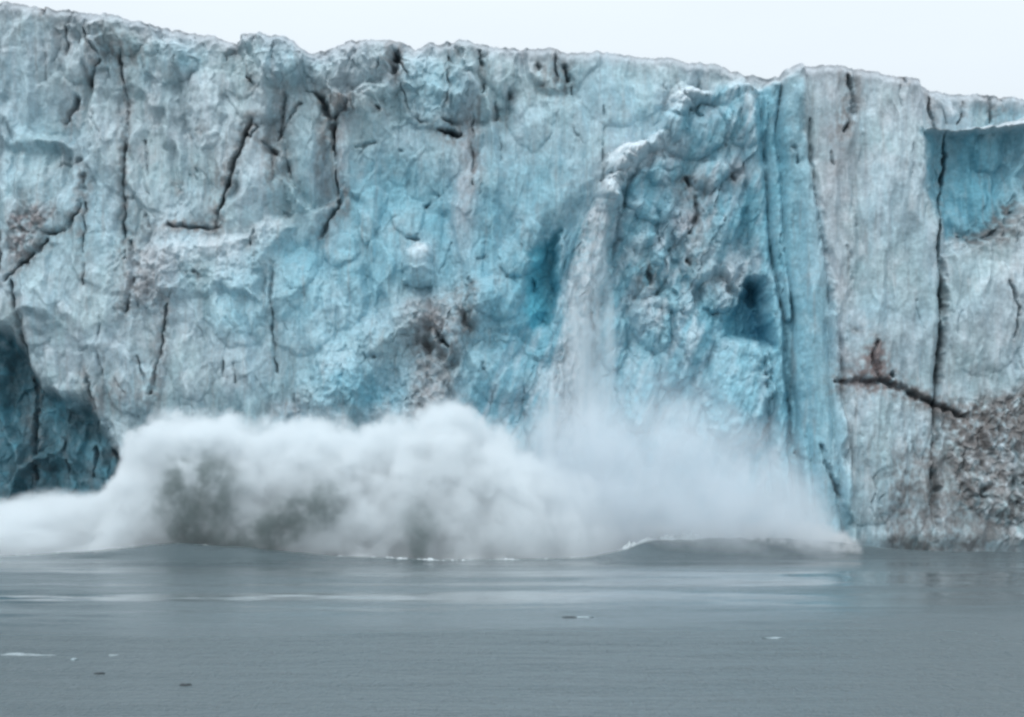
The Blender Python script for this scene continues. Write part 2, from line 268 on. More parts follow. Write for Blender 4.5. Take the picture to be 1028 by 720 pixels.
# random short hairline cracks
for i in range(120):
    cx, cy = random.uniform(-280, 1310), random.uniform(30, 520)
    if 500 < cx < 800 and cy > 100: continue
    ang = random.gauss(0, .25); L = random.uniform(8, 34)
    pts = [(cx, cy), (cx + math.sin(ang) * L * .5 + random.gauss(0, 2), cy + L * .5), (cx + math.sin(ang) * L, cy + L)]
    sel = window(CX, CY, pts, 6); xs, ys = CX[sel], CY[sel]
    if xs.size == 0: continue
    best = np.zeros(xs.shape)
    for k in range(2):
        d, t = segd(xs, ys, pts[k], pts[k + 1]); best = np.maximum(best, np.exp(-(d / random.uniform(.8, 1.3)) ** 2))
    F[sel] -= best * .35 * CMOD[sel]; dirt[sel] = np.maximum(dirt[sel], best * .22 * CMOD[sel])

# ------------------------------------------------------------------ colours (old grey ice, fresh blue ice, dirt, and some shade painted in)
def col(r, g, b): return np.array([r, g, b])
GREY = col(.51, .61, .655); PALE = col(.70, .76, .80); BLUE = col(.13, .37, .47); MID = col(.27, .51, .60); TEAL = col(.045, .135, .175); SMOKE = col(.20, .27, .31)
GREEN = col(.34, .46, .46); BROWN = col(.27, .255, .25); DARK = col(.05, .058, .062); PINK = col(.49, .51, .55); DEEP = col(.03, .15, .24)
RGB = np.ones(PX.shape + (3,)) * GREY
def mix(c, m):
    global RGB
    RGB = RGB * (1 - m[..., None]) + c * m[..., None]
n1 = fbm(PX / 90, PY / 110, 4, 101); n2 = fbm(PX / 22, PY / 26, 4, 105); nv = fbm(PX / 9, PY / 160, 4, 109); n3 = fbm(PX / 6, PY / 7, 3, 113)
mix(MID, np.clip(.12 + .5 * n1, 0, .5)); mix(PINK, np.clip(nv * .5, 0, .4)); mix(GREEN, np.clip(.15 + .5 * fbm(PX / 50, PY / 60, 3, 117), 0, .35))
mix(SMOKE, np.clip(.8 * fbm(PX / 34, PY / 60, 4, 181) + .2 * sst(420, 0, PX) - .06, 0, .42)); mix(PALE, np.clip(.6 * n2 + .5 * fbm(PX / 14, PY / 60, 3, 183) - .1, 0, .45)); mix(BROWN, np.clip(-.3 * nv + .25 * n2 - .05, 0, .22))
def q(m, k=.6): return np.clip(m * (1 + k * n2) + .25 * m * n3, 0, 1)
mix(MID, .85 * q(m_scar, .3)); mix(BLUE, .45 * q(m_scar * np.clip(.4 + n1 + .5 * n2, 0, 1)))
mix(PALE, q(m_scar) * np.clip(.1 + 1.1 * fbm((PX + .3 * PY) / 13, PY / 40, 4, 121), 0, .65)); mix(PINK, q(m_scar) * np.clip(.9 * fbm((PX + .3 * PY) / 18, PY / 50, 4, 125), 0, .5))
mix(BLUE, .8 * q(m_flute) * np.clip(sst(60, 160, PY) + .2, 0, 1) * np.clip(.9 - .5 * sst(8, 60, fx - 765), .35, 1)); mix(MID, .3 * m_flute)
for cx, cy, rx, ry, rot, c, a in [
    (312, 258, 46, 24, 12, BLUE, .75), (300, 300, 40, 50, 0, MID, .5), (395, 182, 34, 36, 30, BLUE, .75), (372, 210, 30, 40, 0, MID, .6), (440, 200, 24, 20, 0, BLUE, .55), (365, 392, 48, 20, 0, BLUE, .75),
    (390, 260, 60, 50, 0, MID, .5), (470, 250, 50, 60, 0, MID, .5), (540, 200, 60, 60, 0, MID, .45), (540, 290, 22, 40, 5, BLUE, .8), (500, 320, 30, 34, 20, BLUE, .55), (480, 375, 40, 34, 0, MID, .5), (655, 195, 26, 22, -20, BLUE, .65), (700, 128, 34, 20, -8, BLUE, .5), (640, 110, 50, 40, 0, MID, .4),
    (750, 205, 14, 30, 0, BLUE, .6), (735, 315, 30, 26, 0, BLUE, .7), (745, 390, 34, 50, 0, MID, .7), (560, 220, 34, 22, -30, BLUE, .45), (585, 90, 60, 40, 0, MID, .3), (190, 60, 16, 14, 0, MID, .6), (240, 310, 36, 40, 0, MID, .55), (100, 230, 60, 60, 0, MID, .3),
    (420, 230, 110, 90, 10, MID, .6), (330, 300, 80, 70, 0, MID, .4), (460, 235, 60, 40, -30, BLUE, .35), (350, 380, 90, 40, -10, MID, .5), (500, 290, 50, 60, 0, BLUE, .3), (545, 175, 70, 40, 0, MID, .4), (340, 215, 24, 30, 30, BLUE, .4), (660, 230, 40, 40, 0, MID, .3), (440, 85, 34, 34, 0, MID, .5), (30, 150, 40, 60, 0, MID, .35), (305, 150, 24, 50, 0, MID, .35), (975, 178, 40, 34, 0, BLUE, .6), (930, 330, 20, 120, 0, MID, .2), (700, 400, 90, 60, 0, MID, .5), (610, 340, 40, 80, 0, MID, .4),
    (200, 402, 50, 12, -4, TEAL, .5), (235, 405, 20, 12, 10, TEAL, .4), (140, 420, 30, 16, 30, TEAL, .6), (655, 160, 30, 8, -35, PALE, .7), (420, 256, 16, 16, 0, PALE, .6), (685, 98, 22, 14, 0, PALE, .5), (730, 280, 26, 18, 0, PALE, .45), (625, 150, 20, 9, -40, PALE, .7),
    (555, 310, 3, 3, 0, PALE, .9), (600, 215, 10, 12, 0, PINK, .6), (590, 280, 10, 70, 12, PALE, .45), (575, 390, 14, 60, 5, PINK, .6), (470, 160, 12, 60, 3, PINK, .7), (465, 215, 10, 40, 0, PINK, .5), (835, 150, 18, 90, 0, PINK, .55), (842, 320, 12, 100, -3, PINK, .5), (690, 215, 20, 34, 15, PINK, .6), (740, 170, 14, 16, 0, PINK, .5),
    (845, 180, 20, 60, 0, BROWN, .25), (325, 180, 12, 80, 0, PINK, .3), (345, 150, 6, 60, 0, PINK, .5), (930, 105, 40, 20, 0, PINK, .4), (155, 275, 28, 34, 0, PINK, .6), (150, 265, 10, 12, 0, PALE, .3), (215, 245, 60, 12, -12, PALE, .6), (275, 222, 16, 6, -25, PALE, .6), (430, 320, 30, 24, 0, PINK, .7), (435, 385, 18, 30, 0, PINK, .65), (290, 410, 16, 8, 0, PINK, .5)]:
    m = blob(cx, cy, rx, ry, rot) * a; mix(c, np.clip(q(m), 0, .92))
mix(MID, .5 * m_bluer); mix(BLUE, .75 * q(m_bluer) * sst(1060, 1000, PX)); mix(col(.13, .46, .58), .95 * q(m_notch, .3)); mix(BLUE * .8, .7 * m_notch * sst(538, 556, PX)); mix(TEAL, .95 * q(m_foot, .15)); mix(DARK, .6 * m_foot * np.clip(1.2 * fbm(PX / 22, PY / 30, 4, 195) + .1, 0, 1)); mix(BLUE, q(m_foot) * np.clip(fbm(PX / 18, PY / 24, 3, 123) - .05, 0, .4)); mix(BLUE, .8 * m_cave); mix(DEEP, .8 * m_cave * sst(735, 765, PX))  # undercut's shade painted into the foot; cave and notch darker to the right
mix(PALE * .9, .75 * np.clip(STREAM * 1.2, 0, 1) * np.clip(.7 + n3, 0, 1)); mix(BROWN, .35 * np.clip(STREAM, 0, 1) * np.clip(1.5 * fbm(PX / 5, PY / 14, 3, 197), 0, 1))
for cx, cy, rr in [(612, 190, 11), (622, 171, 12), (637, 155, 13), (658, 144, 12), (681, 105, 12), (702, 91, 14), (420, 250, 9)]: mix(PALE, .6 * blob(cx, cy, rr, rr * .7))  # pale brow lumps; the rounded serac's lit top is painted in too
streak = np.clip(.68 + .9 * n3 + .7 * n2, 0, 1)
mix(BROWN * .85, .8 * m_dirtbot * streak); mix(DARK, .9 * m_dirtbot * np.clip(1.5 * fbm(PX / 9, PY / 11, 4, 131), 0, 1)); mix(PALE, m_dirtbot * np.clip(-1.2 * fbm(PX / 12, PY / 14, 4, 133), 0, .5))
mix(BROWN * col(1.1, .85, .85), .7 * m_brown1 * streak); mix(DARK, .7 * m_brown1 * np.clip(1.6 * fbm(PX / 7, PY / 9, 4, 135), 0, 1))
mix(BROWN * 1.15, .55 * m_rubA * streak); mix(DARK, .6 * m_rubA * np.clip(1.3 * fbm(PX / 8, PY / 9, 4, 137) - .1, 0, 1))
mix(BROWN, .45 * blob(148, 285, 26, 42) * streak); mix(BROWN * col(.7, .55, .55), .95 * poly([(838, 388), (852, 376), (866, 366), (872, 344), (880, 342), (890, 360), (892, 376), (915, 392), (945, 402), (968, 420), (935, 410), (900, 397), (870, 392)], 4) * streak); mix(BROWN * .7, .85 * blob(340, 104, 10, 9, p=2)); mix(BROWN, .35 * poly([(60, 20), (180, 30), (170, 50), (110, 62), (90, 40)], 8) * streak)
for cx, cy, rx, ry, rot, a in [(217, 195, 7, 40, 4, .6), (271, 168, 12, 34, 0, .5), (326, 150, 9, 60, -2, .55), (332, 105, 14, 12, 0, .7), (470, 155, 8, 50, 0, .6), (482, 120, 6, 60, 0, .5), (452, 135, 16, 8, 10, .6), (560, 82, 22, 22, 0, .6), (845, 115, 16, 46, 8, .6), (125, 200, 8, 100, 0, .5), (86, 230, 7, 60, 0, .45), (195, 228, 34, 5, 0, .7), (250, 128, 12, 16, 0, .5), (345, 200, 8, 20, 0, .6), (398, 60, 9, 18, 0, .6), (280, 115, 14, 30, 0, .4), (150, 390, 18, 26, 0, .4), (110, 400, 26, 22, 0, .45), (45, 215, 30, 30, 0, .5), (285, 410, 30, 14, -20, .5), (890, 470, 50, 70, 0, .3), (650, 280, 14, 22, 0, .5), (696, 190, 22, 16, 30, .5), (700, 240, 14, 40, 15, .4), (725, 290, 30, 18, 0, .3), (1000, 236, 34, 14, -15, .6), (110, 50, 60, 14, 15, .5), (1010, 104, 24, 14, 0, .4)]:
    mix(BROWN * .8, np.clip(a * 1.25 * blob(cx, cy, rx, ry, rot) * np.clip(.35 + 1.3 * fbm(PX / 6, PY / 28, 4, 199) + .8 * n3, 0, 1), 0, .85))
mix(DARK * 1.6, .7 * blob(1000, 232, 40, 14, -20) * np.clip(.4 + 1.4 * fbm(PX / 7, PY / 7, 3, 221), 0, 1)); mix(BROWN * .7, .75 * poly([(890, 470), (950, 420), (1000, 400), (1000, 560), (880, 560)], 14) * streak)
mix(BROWN * .6, .85 * poly([(930, 400), (965, 412), (1000, 398), (1040, 385), (1200, 370), (1200, 450), (1000, 450), (950, 440)], 10) * streak); mix(DARK, .8 * poly([(996, 222), (1004, 205), (1012, 195), (1030, 190), (1030, 200), (1012, 214), (1006, 235)], 4) * streak); mix(DARK, .55 * blob(978, 238, 26, 7) * streak)
# meltwater dirt streaks running down from openings
mix(BROWN, .4 * np.clip(1.6 * fbm(PX / 4.5, PY / 70, 3, 141) - .45, 0, 1) * (1 - m_scar) * (1 - m_foot))
# grey brown firn on the crest, darkened to offset zenith light on the lip
mix(PINK * .72, .75 * m_crest); mix(BROWN, .3 * sst(5, 0, PY - top[None, :]) * np.clip(.5 + fbm(PX / 14, PY / 8, 3, 143), 0, 1))
m_white = poly([(926, 130), (975, 127), (1004, 121), (1035, 113), (1200, 110), (1200, 122), (1035, 125), (1000, 128), (950, 131), (926, 132)], 1.6, CX, CY)
F += 2.0 * m_white; mix(PALE * .8, .85 * m_white)
mix(BROWN * .9, np.clip(halo * 1.0 * np.clip(.45 + 1.2 * n3 + .6 * n2, 0, 1), 0, .7)); mix(DARK + DEEP * .3, np.clip(dirt * .85, 0, .8))
mix(BROWN * col(.75, .6, .6), .8 * blob(872, 368, 22, 17, 0) * streak); mix(BROWN * .7, .7 * blob(918, 400, 60, 9, 22) * streak)
mix(BROWN * .8, .5 * sst(548, 562, PY) * sst(830, 880, PX))
RGB *= (1 + .06 * n3[..., None])

# small grain, cubed displacements
Xw = X(PX); Zw = Z(PY); Yw = -F
# let blocks shift sideways a little so ledges overhang
Xw = Xw + .25 * fbm(PX / 12, PY / 12, 3, 151) * rough; Zw = Zw + .25 * fbm(PX / 12, PY / 12, 3, 153) * rough * sst(0, 10, PY - top[None, :])
# ------------------------------------------------------------------ top of the glacier behind the lip
NT = 46
tt = np.linspace(0, 1, NT + 1)[1:, None]
back = 420 * tt ** 3 + 2.2 * tt
Xt = np.repeat(Xw[-1][None, :], NT, 0) * (1 + back / 500)
Yt = Yw[-1][None, :] + back
Zt = Zw[-1][None, :] + .8 * (1 - np.exp(-back / 1.5)) * .5 - back * .012 + np.minimum(back / 6, 1) * .45 * (fbm(Xt / 9, Yt / 9, 4, 161) - .35) 
Zt = np.minimum(Zt, Zw[-1][None, :] + .25 + back * .004)
Ct = np.ones(Xt.shape + (3,)) * (PINK * .78) * (1 + .25 * fbm(Xt / 5, Yt / 5, 4, 163))[..., None]
XX = np.vstack([Xw, Xt]); YY = np.vstack([Yw, Yt]); ZZ = np.vstack([Zw, Zt]); CC = np.concatenate([RGB, Ct], 0)
R_, N_ = XX.shape
co = np.stack([XX, YY, ZZ], -1).reshape(-1, 3)
CC = np.concatenate([np.clip(CC, .01, .9), np.ones((R_, N_, 1))], -1).reshape(-1, 4)
# vertex normals for the whole sheet
P3 = co.reshape(R_, N_, 3)
du = np.gradient(P3, axis=1); dv = np.gradient(P3, axis=0)
NN = np.cross(du, dv); NN /= np.linalg.norm(NN, axis=-1, keepdims=True) + 1e-12
NN = NN.reshape(-1, 3)

# ------------------------------------------------------------------ materials
def new_mat(name):
    m = bpy.data.materials.new(name); m.use_nodes = True
    nt = m.node_tree; nt.nodes.clear(); return m, nt, nt.nodes, nt.links
def ice_mat(name, rough=.5, bump=.13, attr=True, base=None):
    m, nt, N, L = new_mat(name)
    out = N.new('ShaderNodeOutputMaterial'); b = N.new('ShaderNodeBsdfPrincipled'); L.new(b.outputs[0], out.inputs[0])
    b.inputs['Roughness'].default_value = rough; b.inputs['IOR'].default_value = 1.31; b.inputs['Specular IOR Level'].default_value = .35
    g = N.new('ShaderNodeNewGeometry')
    n = N.new('ShaderNodeTexNoise'); n.inputs['Scale'].default_value = 2.2; n.inputs['Detail'].default_value = 6; n.inputs['Roughness'].default_value = .65
    L.new(g.outputs['Position'], n.inputs['Vector'])
    mr = N.new('ShaderNodeMapRange'); mr.inputs[1].default_value = .3; mr.inputs[2].default_value = .7; mr.inputs[3].default_value = .80; mr.inputs[4].default_value = 1.20
    L.new(n.outputs[0], mr.inputs[0])
    mx = N.new('ShaderNodeMix'); mx.data_type = 'RGBA'; mx.blend_type = 'MULTIPLY'; mx.inputs[0].default_value = 1
    if attr:
        a = N.new('ShaderNodeVertexColor'); a.layer_name = 'ice_tint'; L.new(a.outputs[0], mx.inputs[6])
    else: mx.inputs[6].default_value = (*base, 1)
    L.new(mr.outputs[0], mx.inputs[7]); L.new(mx.outputs[2], b.inputs['Base Color'])
    n2 = N.new('ShaderNodeTexNoise'); n2.inputs['Scale'].default_value = 1.1; n2.inputs['Detail'].default_value = 8; n2.inputs['Roughness'].default_value = .62
    L.new(g.outputs['Position'], n2.inputs['Vector'])
    bp = N.new('ShaderNodeBump'); bp.inputs['Strength'].default_value = bump; bp.inputs['Distance'].default_value = .6
    L.new(n2.outputs[0], bp.inputs['Height']); L.new(bp.outputs[0], b.inputs['Normal'])
    return m
M_ice = ice_mat('glacier_ice')
M_snow = ice_mat('firn', .8, .4)

# ------------------------------------------------------------------ split the sheet into parts
reg = np.zeros((R_ - 1, N_ - 1), np.int32)
def cellmask(m): return m[:-1, :-1] > .5
fy = slice(0, NR - 1)
names = ['ice_wall', 'crest', 'buttress', 'side_tower', 'fluted_column', 'collapse_scar', 'upper_slab', 'undercut_foot', 'rounded_serac', 'dirt_pocket', 'blue_hollow', 'ice_cave', 'blue_notch']
def setr(m, k): reg[fy][cellmask(m)] = k
setr(poly([(946, 60), (1400, 60), (1400, 610), (930, 610), (942, 400), (945, 240), (946, 130)], .5, CX, CY), 3)
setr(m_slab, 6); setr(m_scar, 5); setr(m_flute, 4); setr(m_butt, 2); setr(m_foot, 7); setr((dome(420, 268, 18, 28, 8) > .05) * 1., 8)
setr(m_dirtbot, 9); setr(m_bluer, 10); setr(m_cave, 11); setr(m_notch, 12)
reg[NR - 4:] = 1
idx = np.arange(R_ * N_).reshape(R_, N_)
quads = np.stack([idx[:-1, :-1], idx[:-1, 1:], idx[1:, 1:], idx[1:, :-1]], -1)
def tag(o, label=None, cat=None, group=None, kind=None):
    if label: o['label'] = label
    if cat: o['category'] = cat
    if group: o['group'] = group
    if kind: o['kind'] = kind
    return o
glacier = bpy.data.objects.new('glacier', None); C.objects.link(glacier)
tag(glacier, 'tall cracked blue-grey glacier front breaking off into the sea', 'glacier')
part_labels = {'buttress': 'smooth grey flat-faced ice buttress right of the blue flutes', 'side_tower': 'grey ice tower right of the long vertical crack',
    'fluted_column': 'blue vertical fluted ice column on the scar\'s right edge', 'collapse_scar': 'rough pale blue scar where the ice is collapsing',
    'upper_slab': 'smooth grey-blue slab left of the collapsing scar', 'undercut_foot': 'dark teal undercut ice at the waterline on the far left',
    'rounded_serac': 'small rounded pale ice knob', 'dirt_pocket': 'brown dirt-stained ice low on the right', 'blue_hollow': 'deep blue hollow under a white ledge',
    'ice_cave': 'dark blue cave hole beside the fluted column', 'blue_notch': 'vivid turquoise notch', 'crest': 'grey-brown weathered crest'}
for k, nm in enumerate(names):
    qd = quads[reg == k]
    if len(qd) == 0: continue
    used, inv = np.unique(qd.ravel(), return_inverse=True)
    inv = inv.astype(np.int32)
    me = bpy.data.meshes.new(nm)
    me.vertices.add(len(used)); me.vertices.foreach_set('co', co[used].astype(np.float32).ravel())
    me.loops.add(len(inv)); me.loops.foreach_set('vertex_index', inv)
    me.polygons.add(len(qd)); me.polygons.foreach_set('loop_start', np.arange(0, len(inv), 4, dtype=np.int32))
    me.polygons.foreach_set('use_smooth', np.ones(len(qd), bool))
    me.update(calc_edges=True)
    ca = me.color_attributes.new('ice_tint', 'FLOAT_COLOR', 'POINT'); ca.data.foreach_set('color', CC[used].astype(np.float32).ravel())
    me.normals_split_custom_set_from_vertices(NN[used].astype(np.float32))
    me.materials.append(M_snow if nm == 'crest' else M_ice)
    o = bpy.data.objects.new(nm, me); C.objects.link(o); o.parent = glacier
    if nm in part_labels: o['label'] = part_labels[nm]

# ------------------------------------------------------------------ sea
def swell(x, y):
    px = x / (200 / FPX) + 514
    crest_y = np.interp(px, [-100, 0, 200, 300, 450, 560, 620, 660, 900], [-24, -24, -25, -25, -26, -25, -20, -15, -9])
    h = np.interp(px, [-200, -60, 0, 60, 120, 160, 200, 240, 280, 340, 450, 590, 620, 645, 700, 760, 830, 870, 920, 970, 1028, 1200], [.2, .3, .4, .65, 1.1, 1.5, 1.75, 1.6, 1.1, .6, .12, .3, .9, 1.6, 1.9, 1.95, 1.75, 1.2, .6, .4, .45, .2])
    d = y - crest_y
    e = np.where(d < 0, np.exp(-(d / 3.2) ** 2), np.exp(-(d / 5) ** 2))
    h = h * (1 + .12 * fbm(x / 5, y / 12, 3, 211))
    return h * e
def water_z(x, y):
    z = swell(x, y)
    z = z + .30 * np.exp(-((y + 52 + .03 * x) / 9) ** 2) * (1 + .4 * fbm(x / 40, y / 30, 2, 201)) + .18 * np.exp(-((y + 76 - .04 * x) / 6) ** 2) + .12 * fbm(x / 14, y / 5, 3, 203) * sst(-25, -60, y)
    return z
def geo(a, b, n, p):
    t = np.linspace(0, 1, n); return a + (b - a) * t ** p
xs = np.concatenate([-geo(75, 3000, 40, 2.5)[::-1], np.linspace(-74.7, 74.7, 420), geo(75, 3000, 40, 2.5)])
ys = np.concatenate([-geo(160, 3000, 40, 2.5)[::-1], np.linspace(-159.6, 10, 420), geo(10.6, 500, 16, 2)])
gx, gy = np.meshgrid(xs, ys)
near = (np.abs(gx) < 400) & (gy > -400)
gz = np.where(near, water_z(gx, gy), 0)
r, c = gx.shape
me = bpy.data.meshes.new('water')
wc = np.stack([gx, gy, gz], -1).reshape(-1, 3).astype(np.float32)
ii = np.arange(r * c).reshape(r, c)
qd = np.stack([ii[:-1, :-1], ii[:-1, 1:], ii[1:, 1:], ii[1:, :-1]], -1).reshape(-1, 4).astype(np.int32)
me.vertices.add(len(wc)); me.vertices.foreach_set('co', wc.ravel()); me.loops.add(qd.size); me.loops.foreach_set('vertex_index', qd.ravel())
me.polygons.add(len(qd)); me.polygons.foreach_set('loop_start', np.arange(0, qd.size, 4, dtype=np.int32)); me.polygons.foreach_set('use_smooth', np.ones(len(qd), bool)); me.update(calc_edges=True)
m, nt, N, L = new_mat('silty_sea')
out = N.new('ShaderNodeOutputMaterial'); b = N.new('ShaderNodeBsdfPrincipled'); L.new(b.outputs[0], out.inputs[0])
b.inputs['Base Color'].default_value = (.085, .112, .122, 1); b.inputs['IOR'].default_value = 1.33; b.inputs['Roughness'].default_value = .12
g = N.new('ShaderNodeNewGeometry')
def noise(scale, sx, sy, detail=4, rough=.55):
    mp = N.new('ShaderNodeMapping'); mp.inputs['Scale'].default_value = (sx, sy, 1); L.new(g.outputs['Position'], mp.inputs[0])
    n = N.new('ShaderNodeTexNoise'); n.inputs['Scale'].default_value = scale; n.inputs['Detail'].default_value = detail; n.inputs['Roughness'].default_value = rough
    L.new(mp.outputs[0], n.inputs['Vector']); return n.outputs[0]
def mathn(op, a, bb=None, clamp=False):
    n = N.new('ShaderNodeMath'); n.operation = op; n.use_clamp = clamp
    for i, vv in enumerate((a, bb)):
        if vv is None: continue
        if isinstance(vv, (int, float)): n.inputs[i].default_value = vv
        else: L.new(vv, n.inputs[i])
    return n.outputs[0]
def mrange(vv, a, bb, c_, d_, smooth=True):
    n = N.new('ShaderNodeMapRange'); n.interpolation_type = 'SMOOTHSTEP' if smooth else 'LINEAR'
    for i, w in enumerate((a, bb, c_, d_)): n.inputs[i + 1].default_value = w
    L.new(vv, n.inputs[0]); return n.outputs[0]
sep = N.new('ShaderNodeSeparateXYZ'); L.new(g.outputs['Position'], sep.inputs[0])
slick = noise(1, .010, .085, 5)                         # long wind slicks
sl = mrange(slick, .44, .56, 0, 1)
nearm = mrange(mathn('ADD', sep.outputs[1], mathn('MULTIPLY', noise(1, .03, .06, 3), 50)), -60, -105, 0, 1)        # the breeze ruffles the water nearer the boat
ruff = mathn('MAXIMUM', mathn('MULTIPLY', sl, .42), nearm)
rip1 = noise(1.6, 1, 1.2, 6, .6); rip2 = noise(.35, .6, 1.3, 4, .5)
rip3 = noise(1, 2.2, .55, 5, .6)
hgt = mathn('ADD', mathn('ADD', mathn('MULTIPLY', rip1, .35), mathn('MULTIPLY', rip2, .9)), mathn('MULTIPLY', rip3, .7))
bp = N.new('ShaderNodeBump'); bp.inputs['Distance'].default_value = .75
L.new(mrange(ruff, 0, 1, .018, 1.0, False), bp.inputs['Strength']); L.new(hgt, bp.inputs['Height']); L.new(bp.outputs[0], b.inputs['Normal'])
L.new(mrange(ruff, 0, 1, .08, .3, False), b.inputs['Roughness'])
me.materials.append(m)
water = bpy.data.objects.new('water', me); C.objects.link(water); tag(water, kind='structure')

# ------------------------------------------------------------------ spray: real volumes rising off the water
def plume_hull(name, px0, px1, pts, d, yc, hw, margin, zbase=-1.0, n=60, m_=20):
    xs = np.linspace(X(px0, d), X(px1, d), n)
    zt = np.interp(xs, [X(p[0], d) for p in pts], [Z(p[1], d) for p in pts])
    vs = []; fs = []
    for i in range(n):
        e = math.sin(math.pi * min(1, max(.0, (i + .5) / n))) ** .3
        for j in range(m_ + 1):
            a = math.pi * j / m_
            vs.append((xs[i], yc - math.cos(a) * (hw + margin * .6), zbase + max(.3, (zt[i] + margin - zbase)) * math.sin(a) ** .45))
    for i in range(n - 1):
        for j in range(m_):
            p = i * (m_ + 1) + j; fs.append((p, p + 1, p + m_ + 2, p + m_ + 1))
        fs.append((i * (m_ + 1), (i + 1) * (m_ + 1), (i + 1) * (m_ + 1) + m_, i * (m_ + 1) + m_))
    fs.append(tuple(range(m_, -1, -1))); fs.append(tuple((n - 1) * (m_ + 1) + j for j in range(m_ + 1)))
    me = bpy.data.meshes.new(name); me.from_pydata(vs, [], fs); me.validate()
    bm = bmesh.new(); bm.from_mesh(me); bmesh.ops.recalc_face_normals(bm, faces=bm.faces); bm.to_mesh(me); bm.free()
    o = bpy.data.objects.new(name, me); C.objects.link(o); return o
def plume_mat(name, pts, px0, px1, d, yc, hw, dens, soft, amp, scale, colr, stretch=(1, 1, 1), inner=(.35, .65, .55, 1.2), shear=0.0, aniso=0.0, hi=60.0, xfade=3.0, step=1.0, fan=None, blunt=1.6, xright=None):
    m, nt, N, L = new_mat(name)
    out = N.new('ShaderNodeOutputMaterial'); vol = N.new('ShaderNodeVolumePrincipled'); L.new(vol.outputs[0], out.inputs['Volume'])
    vol.inputs['Color'].default_value = (*colr, 1); vol.inputs['Anisotropy'].default_value = aniso
    g = N.new('ShaderNodeNewGeometry'); sp = N.new('ShaderNodeSeparateXYZ'); L.new(g.outputs['Position'], sp.inputs[0])
    def M(op, a, bb=None, cc=None, clamp=False):
        n = N.new('ShaderNodeMath'); n.operation = op; n.use_clamp = clamp
        for i, vv in enumerate((a, bb, cc)):
            if vv is None: continue
            if isinstance(vv, (int, float)): n.inputs[i].default_value = vv
            else: L.new(vv, n.inputs[i])
        return n.outputs[0]
    def MR(vv, a, bb, c_, d_, sm=True):
        n = N.new('ShaderNodeMapRange'); n.interpolation_type = 'SMOOTHSTEP' if sm else 'LINEAR'
        for i, w in enumerate((a, bb, c_, d_)): n.inputs[i + 1].default_value = w
        L.new(vv, n.inputs[0]); return n.outputs[0]
    x0, x1 = X(px0, d), X(px1, d)
    fc = N.new('ShaderNodeFloatCurve'); cm = fc.mapping; cv = cm.curves[0]
    z0, z1 = -4.0, hi
    P = [((X(p[0], d) - x0) / (x1 - x0), (Z(p[1], d) - z0) / (z1 - z0)) for p in pts]
    P = [p for p in P if -.001 <= p[0] <= 1.001]
    cv.points[0].location = P[0]; cv.points[-1].location = P[-1]
    for p in P[1:-1]: cv.points.new(*p)
    for p in cv.points: p.handle_type = 'AUTO_CLAMPED'
    cm.use_clip = True; cm.update()
    L.new(MR(sp.outputs[0], x0, x1, 0, 1, False), fc.inputs['Value'])
    ztop = MR(fc.outputs[0], 0, 1, z0, z1, False)
    q_ = M('POWER', M('ABSOLUTE', M('DIVIDE', M('SUBTRACT', sp.outputs[1], yc), hw)), 2.0)
    arch = M('SQRT', M('MAXIMUM', M('SUBTRACT', 1.0, M('POWER', q_, blunt)), 0.0))
    def NZ(sc, det, off=0, rg=.66):
        mp = N.new('ShaderNodeMapping'); mp.inputs['Scale'].default_value = stretch; mp.inputs['Location'].default_value = (off, off, off); L.new(g.outputs['Position'], mp.inputs[0])
        n = N.new('ShaderNodeTexNoise'); n.inputs['Scale'].default_value = sc; n.inputs['Detail'].default_value = det; n.inputs['Roughness'].default_value = rg
        L.new(mp.outputs[0], n.inputs['Vector']); return n.outputs[0]
    nz = NZ(scale, 7)
    edge = M('ADD', M('SUBTRACT', M('MULTIPLY', ztop, arch), sp.outputs[2]), M('MULTIPLY', M('SUBTRACT', nz, .5), amp))
    body = MR(edge, 0, soft, 0, 1)
    xf = M('MULTIPLY', MR(sp.outputs[0], x0, x0 + xfade, 0, 1), MR(sp.outputs[0], x1 - (xright or xfade), x1, 1, 0))
    dn = M('MULTIPLY', M('MULTIPLY', body, xf), MR(NZ(scale * 1.1, 6, 13.7), *inner, False))
    if fan:
        fx0, fs, fw, fk = fan
        hz = M('MAXIMUM', sp.outputs[2], 0.0)
        off = M('ABSOLUTE', M('SUBTRACT', M('SUBTRACT', sp.outputs[0], fx0), M('MULTIPLY', hz, fs)))
        wd = M('ADD', M('MULTIPLY', hz, fk), fw)
        rel = M('ADD', M('DIVIDE', off, wd), M('MULTIPLY', M('SUBTRACT', nz, .5), 2.2))
        dn = M('MULTIPLY', dn, MR(rel, .25, 1.25, 1, 0))
    L.new(M('MULTIPLY', dn, dens), vol.inputs['Density'])
    m.cycles.volume_step_rate = step
    return m
def plume(name, label, cat, pts, px0, px1, yc, hw, dens, soft, amp, scale, colr, margin=3.0, **kw):
    d = DIST + yc
    o = plume_hull(name, px0, px1, pts, d, yc, hw, margin)
    o.data.materials.append(plume_mat(name, pts, px0, px1, d, yc, hw, dens, soft, amp, scale, colr, **kw))
    tag(o, label, cat, kind='stuff'); return o
WHITE = (.945, .975, .99)
main = [(98, 520), (112, 492), (124, 462), (134, 436), (150, 420), (175, 413), (205, 411), (250, 414), (300, 417), (345, 421), (400, 420), (430, 410), (455, 406), (475, 408), (495, 418), (520, 438), (545, 458), (580, 474), (610, 495), (640, 520)]
plume('splash_spray', 'dense white wall of spray thrown up from the water at the glacier foot', 'spray', main, 98, 640, -12.5, 10.5, 1.0, 2.6, 14.0, .22, WHITE, inner=(.40, .60, .26, 1.4), margin=5.5, step=.6, xright=20)
